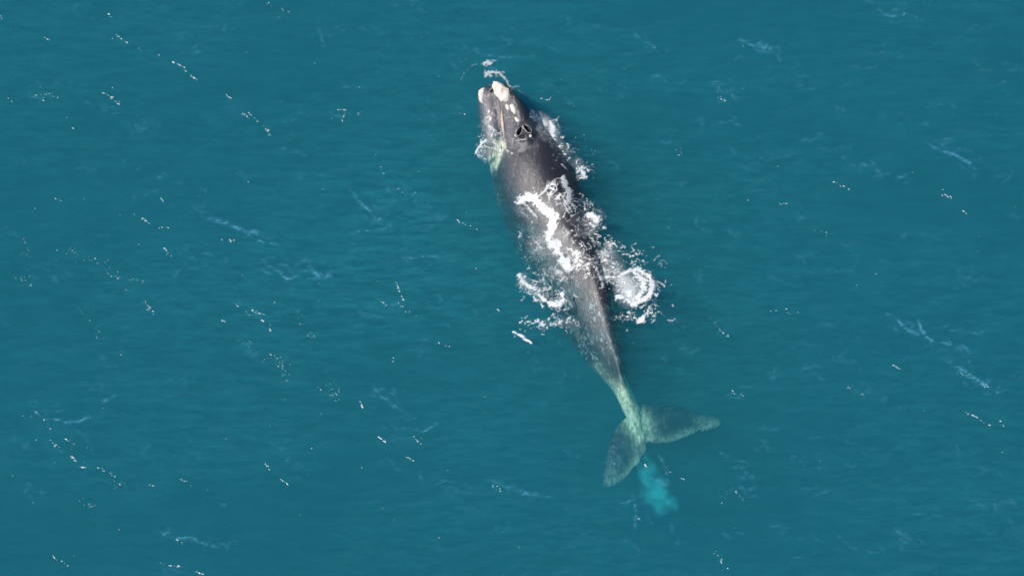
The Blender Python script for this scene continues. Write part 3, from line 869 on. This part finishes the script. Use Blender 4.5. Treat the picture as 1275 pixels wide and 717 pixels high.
trail([(53, 46), (62, 51)], 6, jit=.8); trail([(128, 113), (140, 122), (148, 128)], 14, jit=2.5); trail([(36, 112), (70, 126)], 12, jit=5); trail([(135, 17), (138, 21)], 4, jit=.8)
trail([(1, 22), (3, 26)], 4, jit=.6); trail([(10, 122), (13, 126)], 4, jit=.8); trail([(90, 158), (93, 161)], 3, jit=.6)
trail([(164, 266), (175, 272), (184, 278)], 12, jit=1.2); trail([(194, 284), (210, 284)], 5, jit=1.2); trail([(200, 248), (204, 252)], 5, jit=.6); trail([(205, 308), (211, 322)], 7, jit=1.5)
trail([(32, 298), (30, 318)], 10, .8, 1.6, 3); trail([(88, 310), (94, 322), (115, 322), (140, 345)], 36, .8, 1.7, 6); trail([(15, 345), (50, 352)], 14, .8, 1.6, 5); trail([(160, 348), (182, 352)], 10, .8, 1.6, 2)
trail([(180, 375), (190, 392)], 14, jit=2); trail([(276, 300), (290, 299)], 8, jit=2); trail([(69, 247), (77, 250)], 5, jit=1.5)
trail([(292, 378), (298, 382)], 5, 1.4, 2.8, 1); trail([(276, 398), (281, 401)], 6, 1.6, 3, .6); trail([(310, 384), (325, 391)], 9, 1.3, 2.4, 1.2); trail([(325, 396), (328, 400)], 7, 1.6, 2.8, .5); trail([(304, 388), (312, 392)], 4, jit=1)
trail([(334, 410), (338, 405)], 4, jit=2); trail([(300, 425), (322, 440), (352, 448)], 26, .7, 1.6, 4); trail([(350, 450), (360, 474)], 28, .7, 1.7, 4); trail([(375, 395), (392, 418)], 14, .7, 1.6, 4)
trail([(405, 480), (420, 492)], 30, .7, 1.7, 6); trail([(493, 348), (497, 362), (503, 376)], 16, 1.2, 2.2, .4); trail([(474, 374), (481, 380)], 8, 1.3, 2.6, .6); trail([(497, 378), (516, 394)], 8, jit=1.5)
trail([(447, 496), (452, 506)], 10, 1.4, 2.6, .5); trail([(472, 544), (481, 552)], 9, 1.3, 2.4, .5); trail([(514, 542), (524, 553)], 7, 1.2, 2.2, .7); trail([(508, 570), (516, 575)], 9, 1.2, 2.4, 1)
trail([(567, 274), (580, 280), (595, 286)], 12, 1, 2, 1.2); trail([(619, 384), (622, 388)], 5, 1.4, 2.4, .5); trail([(634, 408), (642, 418)], 6, 1.2, 2.2, 1); trail([(540, 426), (558, 430)], 5, jit=1.5)
trail([(474, 208), (484, 228), (506, 244)], 7, jit=1.5); trail([(425, 136), (446, 142)], 16, 1, 2, 2.5); trail([(430, 140), (424, 152)], 5, jit=1)
trail([(44, 512), (52, 522), (63, 535)], 12, 1, 2.2, .8); trail([(64, 550), (76, 562)], 10, 1, 2, 1.2); trail([(82, 548), (94, 554)], 8, 1, 2.2, .8); trail([(88, 569), (94, 574)], 8, 1.4, 2.6, .7)
trail([(100, 582), (108, 583)], 7, 1.4, 2.4, .6); trail([(119, 582), (130, 587)], 8, 1.2, 2.2, .9); trail([(140, 590), (150, 606)], 8, jit=2); trail([(185, 603), (192, 607)], 6, 1.2, 2.2, .8)
trail([(100, 622), (118, 632)], 16, .7, 1.5, 3); trail([(104, 382), (124, 420)], 14, .7, 1.5, 5); trail([(330, 578), (346, 596), (358, 604)], 10, 1.2, 2.4, 1.5); trail([(225, 597), (232, 600)], 5, jit=1)
trail([(65, 690), (75, 696), (85, 702)], 10, 1.2, 2.2, .7); trail([(200, 700), (212, 704), (228, 706)], 14, 1.2, 2.4, .8); trail([(240, 710), (254, 715)], 8, 1.2, 2.4, .8); trail([(220, 672), (228, 676)], 6, jit=.8)
trail([(890, 402), (895, 410), (907, 419)], 14, 1, 2, .6); trail([(1112, 455), (1122, 461)], 9, 1.2, 2.2, .5); trail([(1190, 464), (1230, 482)], 14, 1, 2, 1.5); trail([(1200, 512), (1216, 520), (1232, 530)], 18, 1.2, 2.3, .8)
trail([(1244, 522), (1250, 532)], 7, jit=1); trail([(1055, 482), (1075, 494)], 9, 1, 2.2, 2.5); trail([(1038, 224), (1056, 236)], 10, 1, 2, 1.5); trail([(1172, 240), (1184, 246)], 9, 1.2, 2.4, 2)
trail([(1200, 262), (1204, 266)], 4, jit=.8); trail([(895, 122), (902, 128)], 10, 1, 2, 1.8); trail([(910, 488), (935, 496)], 6, jit=2); trail([(915, 612), (926, 624)], 7, 1, 2, 1); trail([(890, 690), (905, 710)], 7, jit=2)
trail([(960, 385), (990, 392)], 6, jit=4); trail([(930, 248), (980, 256)], 6, jit=3); trail([(1020, 290), (1060, 300)], 5, jit=4); trail([(765, 576), (766, 577)], 2, 1.4, 2.2, .3); trail([(754, 575), (756, 577)], 2, 1.2, 2, .3)
trail([(803, 579), (806, 581)], 4, 1.6, 2.6, .4); trail([(834, 586), (850, 598)], 5, 1, 2, 2); trail([(795, 645), (798, 650)], 7, 1, 1.8, .8); trail([(610, 605), (625, 612)], 7, 1, 2, 1.5)
trail([(585, 150), (560, 140)], 3, jit=3); trail([(335, 4), (362, 14)], 7, 1, 2, 2); trail([(720, 170), (740, 190)], 8, .9, 1.8, 3); trail([(835, 180), (852, 196)], 9, .7, 1.4, 4)
for i in range(340):
    u = random.uniform(0, IW); v = random.uniform(0, IH)
    if u > 860 and random.random() < .45: continue
    fleck(u, v, random.choice((.7, .8, .9, 1.1, 1.4, 1.7)), random.gauss(.6, .4), random.uniform(1, 1.8), random.choice((.45, .5, .6, .7, .9)))
fk = new_mesh('glint_fleck', FV, FF, M_FLECK)
attr(fk.data, 'cover', FD)
tag(fk, 'tiny bright flecks shaped as sun glints strung along the ripples', 'foam', 'stuff')
